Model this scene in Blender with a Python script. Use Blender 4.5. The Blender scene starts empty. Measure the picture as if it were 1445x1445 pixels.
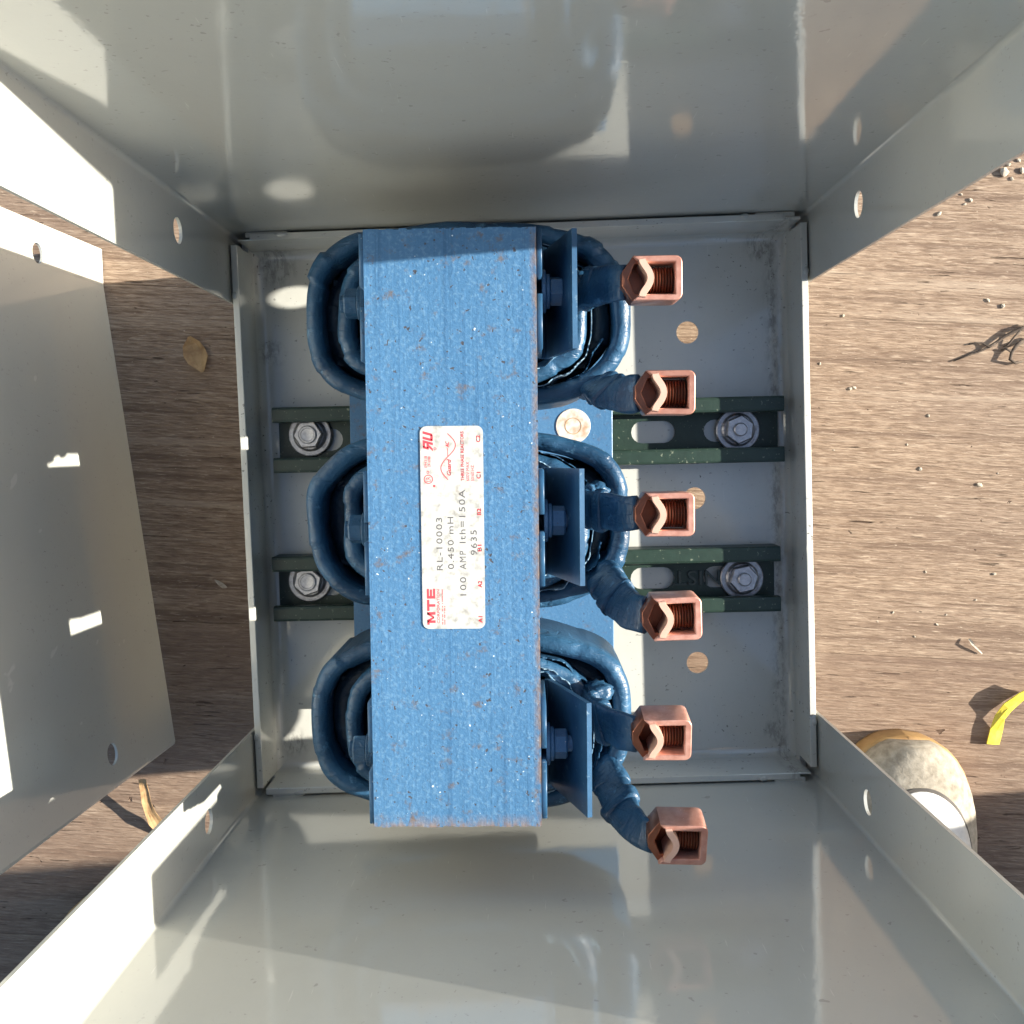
import bpy, bmesh, math, random
from mathutils import Vector, Matrix, noise as mnoise
random.seed(7)
PI = math.pi
S = bpy.context.scene
C = S.collection

# ------------------------------------------------------------------ camera
FPX, CPX, CAMZ = 1470.0, 722.5, 0.676
RM = Matrix(((0.9992843, 0.0340046, 0.0165701), (-0.0348958, 0.9977730, 0.0568446), (-0.0146002, -0.0573821, 0.9982455)))
cam = bpy.data.cameras.new('camera'); camo = bpy.data.objects.new('camera', cam); C.objects.link(camo)
camo.matrix_world = Matrix.Translation((0, 0, CAMZ)) @ RM.to_4x4()
cam.sensor_width = 36.0; cam.lens = FPX / 1445.0 * 36.0; cam.clip_start = 0.01; cam.clip_end = 200
S.camera = camo
S.render.resolution_x = S.render.resolution_y = 1024

# ------------------------------------------------------------------ light
SUN_EL, SUN_AZ = math.radians(22.5), math.radians(2.8)      # azimuth from +x towards +y
w = bpy.data.worlds.new('World'); S.world = w; w.use_nodes = True
nt = w.node_tree; bg = nt.nodes['Background']
sky = nt.nodes.new('ShaderNodeTexSky'); sky.sky_type = 'NISHITA'; sky.sun_disc = False
sky.sun_elevation = SUN_EL; sky.sun_rotation = PI/2 - SUN_AZ
sky.air_density = 1.0; sky.dust_density = 1.5; sky.ozone_density = 1.0
nt.links.new(sky.outputs[0], bg.inputs[0]); bg.inputs[1].default_value = 0.09
sl = bpy.data.lights.new('sun', 'SUN'); sl.energy = 5.0; sl.angle = math.radians(0.53); sl.color = (1.0, 0.93, 0.82)
so = bpy.data.objects.new('sun', sl); C.objects.link(so)
sdir = Vector((math.cos(SUN_EL)*math.cos(SUN_AZ), math.cos(SUN_EL)*math.sin(SUN_AZ), math.sin(SUN_EL)))
so.rotation_euler = (-sdir).to_track_quat('-Z', 'Y').to_euler(); so.location = (2, 0.1, 2)
vs = S.view_settings; vs.view_transform = 'Standard'; vs.look = 'None'; vs.gamma = 1.0; vs.use_curve_mapping = False
vs.exposure = 1.58
S.render.engine = 'CYCLES'
S.cycles.max_bounces = 10; S.cycles.diffuse_bounces = 6

def at(px, py, z):
    """point of the place at height z that the photo shows at this pixel (survey helper)"""
    d = RM @ Vector((px - CPX, -(py - CPX), -FPX))
    t = (z - CAMZ) / d.z
    return Vector((0, 0, CAMZ)) + d * t

# ------------------------------------------------------------------ materials
MATS = {}
class N:
    """small node-tree builder"""
    def __init__(s, name):
        m = bpy.data.materials.new(name); m.use_nodes = True
        s.m = m; s.t = m.node_tree; s.b = s.t.nodes['Principled BSDF']; MATS[name] = m
        s.tc = s.t.nodes.new('ShaderNodeTexCoord')
        s.co = s.tc.outputs['Object']
    def new(s, k, **kw):
        n = s.t.nodes.new(k)
        for a, v in kw.items(): setattr(n, a, v)
        return n
    def link(s, a, b): s.t.links.new(a, b)
    def mapv(s, scale=(1, 1, 1), rot=(0, 0, 0), src=None):
        n = s.new('ShaderNodeMapping'); n.inputs['Scale'].default_value = scale; n.inputs['Rotation'].default_value = rot
        s.link(src or s.co, n.inputs[0]); return n.outputs[0]
    def noise(s, scale, detail=3, rough=.55, vec=None, dist=0):
        n = s.new('ShaderNodeTexNoise'); n.inputs['Scale'].default_value = scale; n.inputs['Detail'].default_value = detail
        n.inputs['Roughness'].default_value = rough; n.inputs['Distortion'].default_value = dist
        s.link(vec or s.co, n.inputs['Vector']); return n.outputs[0]
    def ramp(s, fac, stops):
        n = s.new('ShaderNodeValToRGB'); e = n.color_ramp.elements
        while len(e) < len(stops): e.new(.5)
        for i, (p, c) in enumerate(stops):
            e[i].position = p; e[i].color = (c, c, c, 1) if isinstance(c, (int, float)) else (*c, 1)
        s.link(fac, n.inputs[0]); return n.outputs[0]
    def mix(s, fac, a, b, blend='MIX'):
        n = s.new('ShaderNodeMix', data_type='RGBA', blend_type=blend)
        for v, i in ((fac, 0), (a, 6), (b, 7)):
            if isinstance(v, (int, float)): n.inputs[i].default_value = v
            elif isinstance(v, tuple): n.inputs[i].default_value = (*v, 1)
            else: s.link(v, n.inputs[i])
        return n.outputs[2]
    def math(s, op, a, b=0.0):
        n = s.new('ShaderNodeMath', operation=op)
        for i, v in enumerate((a, b)):
            if isinstance(v, (int, float)): n.inputs[i].default_value = v
            else: s.link(v, n.inputs[i])
        return n.outputs[0]
    def bump(s, h, strength=.3, dist=.001, prev=None):
        n = s.new('ShaderNodeBump'); n.inputs['Strength'].default_value = strength; n.inputs['Distance'].default_value = dist
        s.link(h, n.inputs['Height'])
        if prev: s.link(prev, n.inputs['Normal'])
        return n.outputs[0]
    def set(s, color=None, rough=None, metal=None, normal=None, **kw):
        def put(k, v):
            if v is None: return
            if isinstance(v, (int, float)): s.b.inputs[k].default_value = v
            elif isinstance(v, tuple): s.b.inputs[k].default_value = (*v, 1)
            else: s.link(v, s.b.inputs[k])
        put('Base Color', color); put('Roughness', rough); put('Metallic', metal); put('Normal', normal)
        for k, v in kw.items(): put(k.replace('_', ' '), v)
        return s.m

def grey_paint(name, dirt):
    n = N(name)
    base = n.mix(n.noise(9, 3), (.430, .438, .405), (.475, .480, .440)) if dirt < .5 else n.mix(n.noise(9, 3), (.515, .525, .485), (.56, .565, .52))  # same paint, but the floor's base is lightened to stand for sky light
    sp = n.ramp(n.noise(330, 2, .6), [(.665, 0), (.70, 1)])
    area = n.ramp(n.noise(14, 4, .6), [(.42, 0), (.68, 1)])
    k = n.math('MULTIPLY', n.math('MULTIPLY', sp, area), dirt)
    sp2 = n.ramp(n.noise(1, 2, .6, n.mapv((160, 420, 160), (.3, .2, .7))), [(.715, 0), (.735, 1)])
    k = n.math('MAXIMUM', k, n.math('MULTIPLY', sp2, .55 * min(1, dirt * 1.4)))
    col = n.mix(k, base, (.07, .062, .055))
    scr = n.ramp(n.noise(1, 2, .5, n.mapv((700, 30, 45), (.5, .3, 1.1))), [(.735, 0), (.76, 1)])
    col = n.mix(n.math('MULTIPLY', scr, .35), col, (.68, .67, .63))
    smear = n.ramp(n.noise(30, 5, .7), [(.5, 0), (.8, 1)])
    col = n.mix(n.math('MULTIPLY', smear, .22 * dirt), col, (.30, .28, .24))
    if dirt > .5:
        sx = n.new('ShaderNodeSeparateXYZ'); n.link(n.co, sx.inputs[0])
        ex = n.ramp(n.math('ABSOLUTE', n.math('SUBTRACT', sx.outputs[0], .1600)), [(0, 1), (.0055, 0)])
        gr = n.ramp(n.noise(1, 4, .7, n.mapv((260, 110, 100))), [(.44, 0), (.60, 1)])
        for (gx, gy, rr_) in ((-.158, .125, .016), (.153, .126, .012), (.156, -.188, .009), (-.160, -.186, .010), (-.163, .07, .010)):
            dv_ = n.new('ShaderNodeVectorMath', operation='DISTANCE'); n.link(n.co, dv_.inputs[0]); dv_.inputs[1].default_value = (gx, gy, .001)
            ex = n.math('MAXIMUM', ex, n.ramp(dv_.outputs['Value'], [(rr_*.4, 1), (rr_, 0)]))
        k = n.math('MULTIPLY', n.math('MULTIPLY', ex, gr), .6)
        col = n.mix(k, col, (.085, .072, .065))
    b = n.bump(n.noise(480, 2, .5), .045, .0006)
    b = n.bump(n.noise(55, 2, .5), .035, .002, b)
    r = n.math('ADD', n.math('MULTIPLY', n.ramp(n.noise(28, 5, .65), [(.35, 0), (.75, 1)]), .08), .040)
    return n.set(col, n.math('ADD', r, n.math('MULTIPLY', k, .4)), 0, b, IOR=1.78)
grey_paint('cabinet_paint', .35)
grey_paint('floor_paint_skylit', .9)

def blue_paint(name, worn, streak):
    n = N(name)
    fine = n.noise(420, 3, .65)
    col = n.mix(n.noise(18, 4), (.050, .142, .275), (.066, .172, .318))
    mott = n.noise(620, 2, .6)
    col = n.mix(n.ramp(mott, [(.53, 0), (.66, .38 if streak else .15)]), col, (.15, .28, .42))
    col = n.mix(n.ramp(mott, [(.34, .22 if streak else .12), (.45, 0)]), col, (.026, .10, .225))
    if streak:
        st = n.noise(1, 3, .6, n.mapv((520, 6, 60)))
        col = n.mix(n.ramp(st, [(.54, 0), (.70, .45)]), col, (.026, .085, .185))
        col = n.mix(n.ramp(st, [(.30, .35), (.42, 0)]), col, (.10, .22, .37))
    chips = n.ramp(n.noise(420, 2, .5), [(.735, 0), (.76, 1)])
    col = n.mix(n.math('MULTIPLY', chips, worn), col, (.60, .66, .70))
    pits = n.math('MAXIMUM', n.ramp(n.noise(430, 2, .5, n.mapv((1, 1, 1), (.4, .9, .2))), [(.675, 0), (.715, 1)]), n.ramp(n.noise(150, 3, .55, n.mapv((1, 1, 1), (.9, .4, .2))), [(.70, 0), (.73, 1)]))
    col = n.mix(n.math('MULTIPLY', pits, .85 * worn), col, (.055, .043, .035))
    rust = n.ramp(n.noise(120, 4, .7), [(.585, 0), (.72, 1)])
    col = n.mix(n.math('MULTIPLY', rust, .8 * worn), col, (.12, .088, .065))
    if streak:
        sx = n.new('ShaderNodeSeparateXYZ'); n.link(n.co, sx.inputs[0])
        ed = n.math('MAXIMUM', n.ramp(n.math('ADD', sx.outputs[1], .1355), [(0, 1), (.0065, 0)]), n.ramp(n.math('SUBTRACT', .0385, sx.outputs[0]), [(0, .9), (.0030, 0)]))
        en = n.ramp(n.noise(1, 4, .7, n.mapv((330, 120, 100))), [(.38, 0), (.56, 1)])
        ek = n.math('MULTIPLY', ed, en)
        col = n.mix(ek, col, n.mix(n.noise(400, 2), (.16, .065, .025), (.30, .22, .13)))
    h = n.math('ADD', n.math('ADD', fine, mott), n.math('MULTIPLY', pits, -1.0))
    b = n.bump(h, .32 if streak else .15, .0008)
    if streak: b = n.bump(st, .22, .0006, b)
    r = n.math('ADD', n.math('MULTIPLY', fine, .25), .22)
    return n.set(col, r, 0, b, IOR=1.5)
blue_paint('core_blue', 1.0, True)
blue_paint('steel_blue', .55, False)

def coil_blue(name, dark=False):
    n = N(name)
    tape = n.noise(1, 3, .6, n.mapv((55, 55, 260), (.2, .1, .3)))
    c = n.noise(38, 4, .65)
    col = n.mix(n.ramp(c, [(.35, 0), (.75, 1)]), (.0085, .040, .088), (.030, .106, .205))
    col = n.mix(n.ramp(n.noise(130, 3, .7), [(.62, 0), (.75, .8)]), col, (.11, .25, .39))
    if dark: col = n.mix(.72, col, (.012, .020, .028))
    b = n.bump(tape, .7, .0016); b = n.bump(n.noise(110, 4, .65), .55, .0014, b); b = n.bump(n.ramp(n.noise(1, 2, .5, n.mapv((40, 190, 40), (.3, .5, .6)), 1.2), [(.47, 0), (.5, 1)]), .35, .0008, b)
    return n.set(col, n.math('ADD', n.math('MULTIPLY', c, .3), .26), 0, b, IOR=1.48)
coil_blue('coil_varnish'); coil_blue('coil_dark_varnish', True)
n = N('bracket_blue_shaded'); c = n.noise(60, 4, .6)  # darker than the other blue steel: the brackets' shade is put into the colour
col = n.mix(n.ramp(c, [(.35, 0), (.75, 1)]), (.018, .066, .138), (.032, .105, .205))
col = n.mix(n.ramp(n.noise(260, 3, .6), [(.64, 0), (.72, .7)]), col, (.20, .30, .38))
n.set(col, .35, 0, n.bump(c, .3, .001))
n = N('torn_paper'); c = n.noise(120, 4, .7)
n.set(n.mix(n.ramp(c, [(.35, 0), (.7, 1)]), (.05, .15, .27), (.30, .42, .50)), .45, 0, n.bump(c, .6, .001))

n = N('copper'); c = n.noise(210, 4, .65)
col = n.mix(n.ramp(c, [(.35, 0), (.75, 1)]), (.52, .25, .195), (.70, .42, .345))
col = n.mix(n.ramp(n.noise(45, 3), [(.5, 0), (.8, .6)]), col, (.33, .13, .09))
oi = n.new('ShaderNodeObjectInfo'); col = n.mix(n.math('MULTIPLY', oi.outputs['Random'], .6), col, (.28, .125, .09))
col = n.mix(n.ramp(n.noise(1, 2, .5, n.mapv((900, 60, 300), (.2, .5, .8))), [(.68, 0), (.72, .6)]), col, (.84, .60, .50))
n.set(col, n.math('ADD', n.math('MULTIPLY', c, .25), .30), .45, n.bump(c, .2, .0005))
n = N('copper_bright'); c = n.noise(260, 3)
n.set(n.mix(c, (.74, .44, .33), (.82, .57, .46)), .30, .35, n.bump(c, .1, .0003))
n = N('copper_shaded'); c = n.noise(260, 3)  # darkened copper, with the shadow inside the lugs mixed into its colour
n.set(n.mix(c, (.22, .078, .046), (.36, .15, .09)), .32, .8, n.bump(c, .1, .0003))

n = N('strut_green'); c = n.noise(150, 4, .6)
col = n.mix(c, (.010, .022, .017), (.022, .050, .036))
col = n.mix(n.ramp(n.noise(420, 2), [(.66, 0), (.72, .9)]), col, (.16, .19, .14))
n.set(col, .42, 0, n.bump(c, .25, .0008))

plain_ = N('strut_letters_lit'); plain_.set((.045, .062, .055), .5)  # letters paler than the channel: light caught by their relief is painted in
n = N('zinc'); c = n.noise(320, 4, .7)
col = n.mix(n.ramp(c, [(.4, 0), (.7, 1)]), (.42, .42, .43), (.66, .66, .67))
col = n.mix(n.ramp(n.noise(150, 3), [(.60, 0), (.72, .7)]), col, (.16, .13, .11))
n.set(col, n.math('ADD', n.math('MULTIPLY', c, .3), .25), .7, n.bump(c, .3, .0004))
n = N('white_zinc'); c = n.noise(200, 3)
col = n.mix(n.ramp(c, [(.4, 0), (.7, 1)]), (.62, .60, .56), (.44, .30, .20))
n.set(col, .4, .1, n.bump(c, .3, .0004))

n = N('label_white'); c = n.noise(230, 3, .6)
col = n.mix(n.ramp(c, [(.52, 0), (.70, .85)]), (.45, .46, .445), (.25, .25, .235))
col = n.mix(n.ramp(n.noise(90, 3, .6), [(.66, 0), (.72, .6)]), col, (.25, .23, .20))
n.set(col, .35)
n = N('ink_red'); n.set((.62, .055, .075), .5)
n = N('ink_grey'); n.set((.10, .10, .105), .5)

def wood(name, dark):
    n = N(name)
    oi = n.new('ShaderNodeObjectInfo')
    va = n.new('ShaderNodeVectorMath', operation='ADD'); cb = n.new('ShaderNodeCombineXYZ')
    rn = n.math('MULTIPLY', oi.outputs['Random'], 37.0); n.link(rn, cb.inputs[0]); n.link(rn, cb.inputs[1])
    n.link(n.co, va.inputs[0]); n.link(cb.outputs[0], va.inputs[1]); v = va.outputs[0]
    g1 = n.noise(1, 5, .65, n.mapv((38, 400, 38), src=v), .2)
    g2 = n.noise(1, 4, .6, n.mapv((95, 1000, 95), src=v))
    broad = n.noise(1, 4, .55, n.mapv((4, 16, 4), src=v), .5)
    g3 = n.noise(1, 4, .65, n.mapv((62, 620, 62), (0, 0, .015), src=v), .25)
    long_ = n.noise(1, 3, .6, n.mapv((3.2, 120, 3.2), src=v), .2)
    fleck = n.noise(1, 3, .6, n.mapv((210, 520, 210), src=v))
    col = n.mix(n.ramp(g1, [(.30, 0), (.72, 1)]), (.245, .170, .116), (.46, .35, .25))
    col = n.mix(n.ramp(g2, [(.30, .8), (.52, 0)]), col, (.135, .082, .052))
    col = n.mix(n.ramp(g2, [(.58, 0), (.72, .8)]), col, (.53, .42, .305))
    col = n.mix(n.ramp(broad, [(.36, .45), (.60, 0)]), col, (.27, .20, .15), 'MIX')
    col = n.mix(n.ramp(g3, [(.33, .7), (.45, 0)]), col, (.15, .098, .066))
    col = n.mix(n.ramp(long_, [(.32, .75), (.46, 0)]), col, (.165, .110, .078))
    col = n.mix(n.ramp(long_, [(.56, 0), (.70, .6)]), col, (.47, .375, .28))
    col = n.mix(n.ramp(fleck, [(.66, 0), (.74, .75)]), col, (.60, .50, .38))
    col = n.mix(n.ramp(g3, [(.56, 0), (.70, .8)]), col, (.56, .45, .335))
    crack = n.ramp(n.noise(1, 3, .6, n.mapv((24, 330, 24), (0, 0, .02), src=v), .3), [(.655, 0), (.69, 1)])
    patch = n.ramp(n.noise(1, 3, .6, n.mapv((9, 24, 9), src=v)), [(.46 - .16*dark, 0), (.66 - .16*dark, 1)])
    ck = n.math('MULTIPLY', crack, n.math('ADD', n.math('MULTIPLY', patch, .9), .10))
    col = n.mix(ck, col, (.085, .052, .035))
    if dark: col = n.mix(n.math('MULTIPLY', patch, .45), col, (.20, .135, .10))
    pit = n.ramp(n.noise(1, 3, .6, n.mapv((70, 190, 70), src=v), .6), [(.70, 0), (.735, 1)])
    col = n.mix(n.math('MULTIPLY', pit, .85), col, (.10, .062, .042))
    col = n.mix(1.0, col, (.86, .85, .85), 'MULTIPLY')
    h = n.math('SUBTRACT', n.math('ADD', n.math('MULTIPLY', g1, .7), n.math('ADD', n.math('MULTIPLY', long_, .8), n.math('MULTIPLY', g3, .6))), n.math('ADD', n.math('MULTIPLY', pit, .8), n.math('MULTIPLY', ck, 1.3)))
    b = n.bump(h, .9, .0019)
    return n.set(col, .82, 0, b, IOR=1.3)
wood('wood', 0); wood('wood_rotten', 1)

def plain(name, a, b_, scale, rough, bump=.2, dist=.001, metal=0):
    n = N(name); c = n.noise(scale, 4, .6)
    return n.set(n.mix(n.ramp(c, [(.3, 0), (.7, 1)]), a, b_), rough, metal, n.bump(c, bump, dist))
plain('suede', (.19, .165, .125), (.38, .345, .28), 150, .95, .8)
plain('gum_sole', (.24, .13, .045), (.40, .25, .10), 60, .55)
plain('white_leather', (.46, .45, .42), (.60, .59, .56), 120, .6, .4)
plain('seam', (.05, .045, .04), (.09, .08, .07), 70, .8)
plain('yellow_plastic', (.50, .40, .03), (.74, .64, .07), 160, .45, .4)
plain('pebble', (.30, .25, .19), (.58, .52, .42), 300, .85, .5)
plain('bark', (.035, .024, .017), (.12, .09, .065), 200, .9, .8)
plain('dry_leaf', (.26, .15, .065), (.47, .31, .15), 120, .7, .5)
plain('dry_root', (.16, .12, .085), (.33, .27, .20), 160, .85, .6)
M = MATS

# ------------------------------------------------------------------ mesh helpers
def tag(o, label=None, cat=None, group=None, kind=None):
    if label: o['label'] = label
    if cat: o['category'] = cat
    if group: o['group'] = group
    if kind: o['kind'] = kind
    return o
def empty(name, loc=(0, 0, 0), rz=0):
    o = bpy.data.objects.new(name, None); C.objects.link(o); o.location = loc; o.rotation_euler = (0, 0, rz)
    o.empty_display_size = .02
    return o
def link(name, me, mat, parent=None, loc=(0, 0, 0), rot=(0, 0, 0), smooth=False):
    o = bpy.data.objects.new(name, me); C.objects.link(o); o.location = loc; o.rotation_euler = rot
    if parent: o.parent = parent
    if mat and not me.materials: me.materials.append(M[mat])
    if smooth: me.shade_smooth()
    return o
def bm_obj(name, bm, mat, parent=None, loc=(0, 0, 0), rot=(0, 0, 0), smooth=False):
    bmesh.ops.recalc_face_normals(bm, faces=bm.faces)
    me = bpy.data.meshes.new(name); bm.to_mesh(me); bm.free()
    return link(name, me, mat, parent, loc, rot, smooth)
def circ(cx, cy, r, n=24): return [(cx + r*math.cos(2*PI*i/n), cy + r*math.sin(2*PI*i/n)) for i in range(n)]
def slot(cx, cy, L, r, n=8):
    o = []
    for s, a0 in ((1, -PI/2), (-1, PI/2)):
        for i in range(n+1):
            a = a0 + PI*i/n; o.append((cx + s*(L/2 - r) + r*math.cos(a), cy + r*math.sin(a)))
    return o
def rrect(x0, y0, x1, y1, r, n=5):
    o = []
    for cx, cy, a0 in ((x1-r, y1-r, 0), (x0+r, y1-r, PI/2), (x0+r, y0+r, PI), (x1-r, y0+r, 1.5*PI)):
        for i in range(n+1):
            a = a0 + PI/2*i/n; o.append((cx + r*math.cos(a), cy + r*math.sin(a)))
    return o
def sheet_mesh(name, outline, holes=(), t=.0015, bevel=0.0):
    """flat plate in XY with real holes, centred on z = 0"""
    cu = bpy.data.curves.new(name, 'CURVE'); cu.dimensions = '2D'; cu.fill_mode = 'BOTH'
    cu.extrude = max(t/2 - bevel, 0); cu.bevel_depth = bevel; cu.bevel_resolution = 1; cu.offset = -bevel
    for lp in [outline] + list(holes):
        sp = cu.splines.new('POLY'); sp.points.add(len(lp) - 1); sp.use_cyclic_u = True
        for p, q in zip(sp.points, lp): p.co = (q[0], q[1], 0, 1)
    ob = bpy.data.objects.new('tmp', cu); me = bpy.data.meshes.new_from_object(ob)
    bpy.data.objects.remove(ob); bpy.data.curves.remove(cu)
    me.name = name; me.materials.clear()
    return me
def join_mesh(bm, me, mtx=None):
    tmp = bmesh.new(); tmp.from_mesh(me)
    if mtx: bmesh.ops.transform(tmp, matrix=mtx, verts=tmp.verts)
    m2 = bpy.data.meshes.new('t'); tmp.to_mesh(m2); tmp.free(); bm.from_mesh(m2)
    bpy.data.meshes.remove(m2)
def add_box(bm, x0, y0, z0, x1, y1, z1, bevel=0.0, seg=1):
    r = bmesh.ops.create_cube(bm, size=1, matrix=Matrix.Translation(((x0+x1)/2, (y0+y1)/2, (z0+z1)/2)) @ Matrix.Diagonal((x1-x0, y1-y0, z1-z0, 1)))
    if bevel:
        es = {e for v in r['verts'] for e in v.link_edges}
        bmesh.ops.bevel(bm, geom=list(es), offset=bevel, segments=seg, affect='EDGES', profile=.6)
def add_lathe(bm, prof, n=24, mtx=None, cap=True):
    """profile [(r,z)] turned about z"""
    rings = []
    for r, z in prof:
        rings.append([bm.verts.new((r*math.cos(2*PI*i/n), r*math.sin(2*PI*i/n), z)) for i in range(n)])
    for a, b in zip(rings, rings[1:]):
        for i in range(n): bm.faces.new((a[i], a[(i+1) % n], b[(i+1) % n], b[i]))
    if cap: bm.faces.new(rings[0][::-1]); bm.faces.new(rings[-1])
    if mtx: bmesh.ops.transform(bm, matrix=mtx, verts=[v for r in rings for v in r])
def add_loft(bm, rings, closed=True, cap=True):
    R = [[bm.verts.new(p) for p in r] for r in rings]
    k = len(R[0])
    for a, b in zip(R, R[1:]):
        for i in range(k if closed else k-1): bm.faces.new((a[i], a[(i+1) % k], b[(i+1) % k], b[i]))
    if cap and closed: bm.faces.new(R[0][::-1]); bm.faces.new(R[-1])
    return R
def sweep(bm, path, secs, up=(0, 0, 1)):
    """path: points; secs: one list of (u,v) per point; u across, v along up"""
    rings = []
    P = [Vector(p) for p in path]; up = Vector(up)
    for i, p in enumerate(P):
        t = (P[min(i+1, len(P)-1)] - P[max(i-1, 0)]).normalized()
        a = t.cross(up)
        if a.length < 1e-4: a = Vector((1, 0, 0))
        a.normalize(); b = a.cross(t).normalized()
        rings.append([p + a*u + b*v for u, v in secs[i]])
    add_loft(bm, rings)
def ell(a, b, n=12, p=2.0):
    o = []
    for i in range(n):
        t = 2*PI*i/n; c, s = math.cos(t), math.sin(t)
        o.append((a*math.copysign(abs(c)**(2/p), c), b*math.copysign(abs(s)**(2/p), s)))
    return o
def hexring(r, z, a0=0): return [(r*math.cos(a0 + PI/3*i), r*math.sin(a0 + PI/3*i), z) for i in range(6)]
def jit(p, amp, sc, seed=0):
    q = Vector(p)*sc + Vector((seed*3.1, seed*1.7, seed*.9))
    return Vector(p) + Vector((mnoise.noise(q), mnoise.noise(q + Vector((9.2, 3, 1))), mnoise.noise(q + Vector((1, 7.7, 5)))))*amp

GZ = -0.092          # deck level
HW = 0.363           # end wall top
# ================================================================== THE SETTING: wooden deck
deck = empty('deck', (0, 0, GZ)); tag(deck, kind='structure')
p1, p2 = at(1140, 446, GZ), at(1445, 466, GZ); q1, q2 = at(1150, 921, GZ), at(1445, 930, GZ)
ang = (math.atan2(p2.y-p1.y, p2.x-p1.x) + math.atan2(q2.y-q1.y, q2.x-q1.x))/2
nrm = Vector((-math.sin(ang), math.cos(ang)))
d1, d2 = nrm.dot(p1.xy), nrm.dot(q1.xy); PWD = d1 - d2
bm = bmesh.new(); add_box(bm, -1.5, -PWD/2 + .00005, -.030, 1.5, PWD/2 - .00005, 0, .0005, 1)
bmesh.ops.recalc_face_normals(bm, faces=bm.faces)
pme = bpy.data.meshes.new('plank'); bm.to_mesh(pme); bm.free(); pme.materials.append(M['wood'])
pme2 = pme.copy(); pme2.materials.clear(); pme2.materials.append(M['wood_rotten'])
for k in range(-4, 5):
    c = nrm*((d1 + d2)/2 + k*PWD)
    c = c + Vector((nrm.y, -nrm.x))*random.uniform(-.1, .1)
    link('plank', pme2 if k < 0 else pme, None, deck, (c.x, c.y, -.0002*(k % 2)), (0, 0, ang))

# ================================================================== ENCLOSURE
X0, X1, Y0, Y1 = -.1752, .1722, -.2075, .1375       # outer lip faces
LH, LT = .0405, .0040
enc = empty('enclosure', (0, -.035, GZ))
tag(enc, 'open grey painted steel cabinet with two tall end walls standing on the wooden deck', 'enclosure')
EO = Vector((0, .035, -GZ))
def to_enc(o): o.location = o.location + EO; o.parent = enc; return o
holes = [circ(.1054, .0731, .0071), circ(.1073, -.0336, .0071), circ(.1066, -.1412, .0071)]
bm = bmesh.new()
rb = .0055
me = sheet_mesh('f', [(X0+LT+rb, Y0+LT+rb), (X1-LT-rb, Y0+LT+rb), (X1-LT-rb, Y1-LT-rb), (X0+LT+rb, Y1-LT-rb)], holes, .002)
prof = []
for i in range(7):
    a = PI/2*i/6; prof.append((LT + rb - rb*math.sin(a), rb - rb*math.cos(a)))
prof += [(LT, LH-.0004), (LT-.0004, LH), (.0004, LH), (0, LH-.0004), (0, .001), (.002, -.002), (LT+rb, -.002)]
def rectring(d, z): return [(X0+d, Y0+d, z), (X1-d, Y0+d, z), (X1-d, Y1-d, z), (X0+d, Y1-d, z)]
prof.append(prof[0])
add_loft(bm, [rectring(d, z) for d, z in prof], True, False)
bmesh.ops.remove_doubles(bm, verts=bm.verts, dist=1e-6)
fr = bm_obj('floor_panel', bm, 'floor_paint_skylit')

def offset_poly(pts, t):
    """open polyline -> offset copy on its left side"""
    out = []
    for i, p in enumerate(pts):
        a = Vector(pts[max(i-1, 0)]); b = Vector(pts[min(i+1, len(pts)-1)]); d = (b-a).normalized()
        out.append(Vector(p) + Vector((-d.y, d.x))*t)
    return out
def wall_profile(xa, xb, yw, yf, r=.0022):
    s = 1 if yf > yw else -1
    pts = [(xa, yf)]
    for i in range(6):
        a = PI/2*i/5; pts.append((xa + r - r*math.cos(a), yw + s*(r - r*math.sin(a))))
    for i in range(6):
        a = PI/2*i/5; pts.append((xb - r + r*math.sin(a), yw + s*(r - r*math.cos(a))))
    pts.append((xb, yf)); return pts
def bool_cut(o, cutters):
    for c in cutters:
        md = o.modifiers.new('cut', 'BOOLEAN'); md.object = c; md.operation = 'DIFFERENCE'; md.solver = 'EXACT'
    dg = bpy.context.evaluated_depsgraph_get(); dg.update()
    me = bpy.data.meshes.new_from_object(o.evaluated_get(dg)); o.modifiers.clear()
    old = o.data; o.data = me; bpy.data.meshes.remove(old)
    for c in cutters: bpy.data.objects.remove(c)
def cutter(loc, r, axis, length=.03):
    bm = bmesh.new(); bmesh.ops.create_cone(bm, cap_ends=True, segments=24, radius1=r, radius2=r, depth=length)
    o = bm_obj('cut', bm, None); o.location = loc; o.rotation_euler = (0, PI/2, 0) if axis == 'x' else (PI/2, 0, 0); return o
def boxcut(c, d):
    bm = bmesh.new(); add_box(bm, c[0]-d[0], c[1]-d[1], c[2]-d[2], c[0]+d[0], c[1]+d[1], c[2]+d[2]); return bm_obj('cut', bm, None)
bool_cut(fr, [boxcut((x, y, .04), d) for x, y, d in ((X0+.001, Y1-.002, (.0035, .0045, .026)), (X0+.004, Y1-.001, (.008, .0025, .022)), (X1-.001, Y1-.001, (.003, .005, .026)), (X1-.004, Y1-.0005, (.009, .0018, .022)),
                       (X0+.002, Y0+.001, (.0035, .0035, .024)), (X1-.001, Y0+.0015, (.0030, .006, .026)), (X1-.004, Y0+.001, (.0065, .0022, .022)))])
bm = bmesh.new(); bm.from_mesh(fr.data); join_mesh(bm, me, Matrix.Translation((0, 0, -.001))); bm.to_mesh(fr.data); bm.free()
to_enc(fr)
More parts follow.
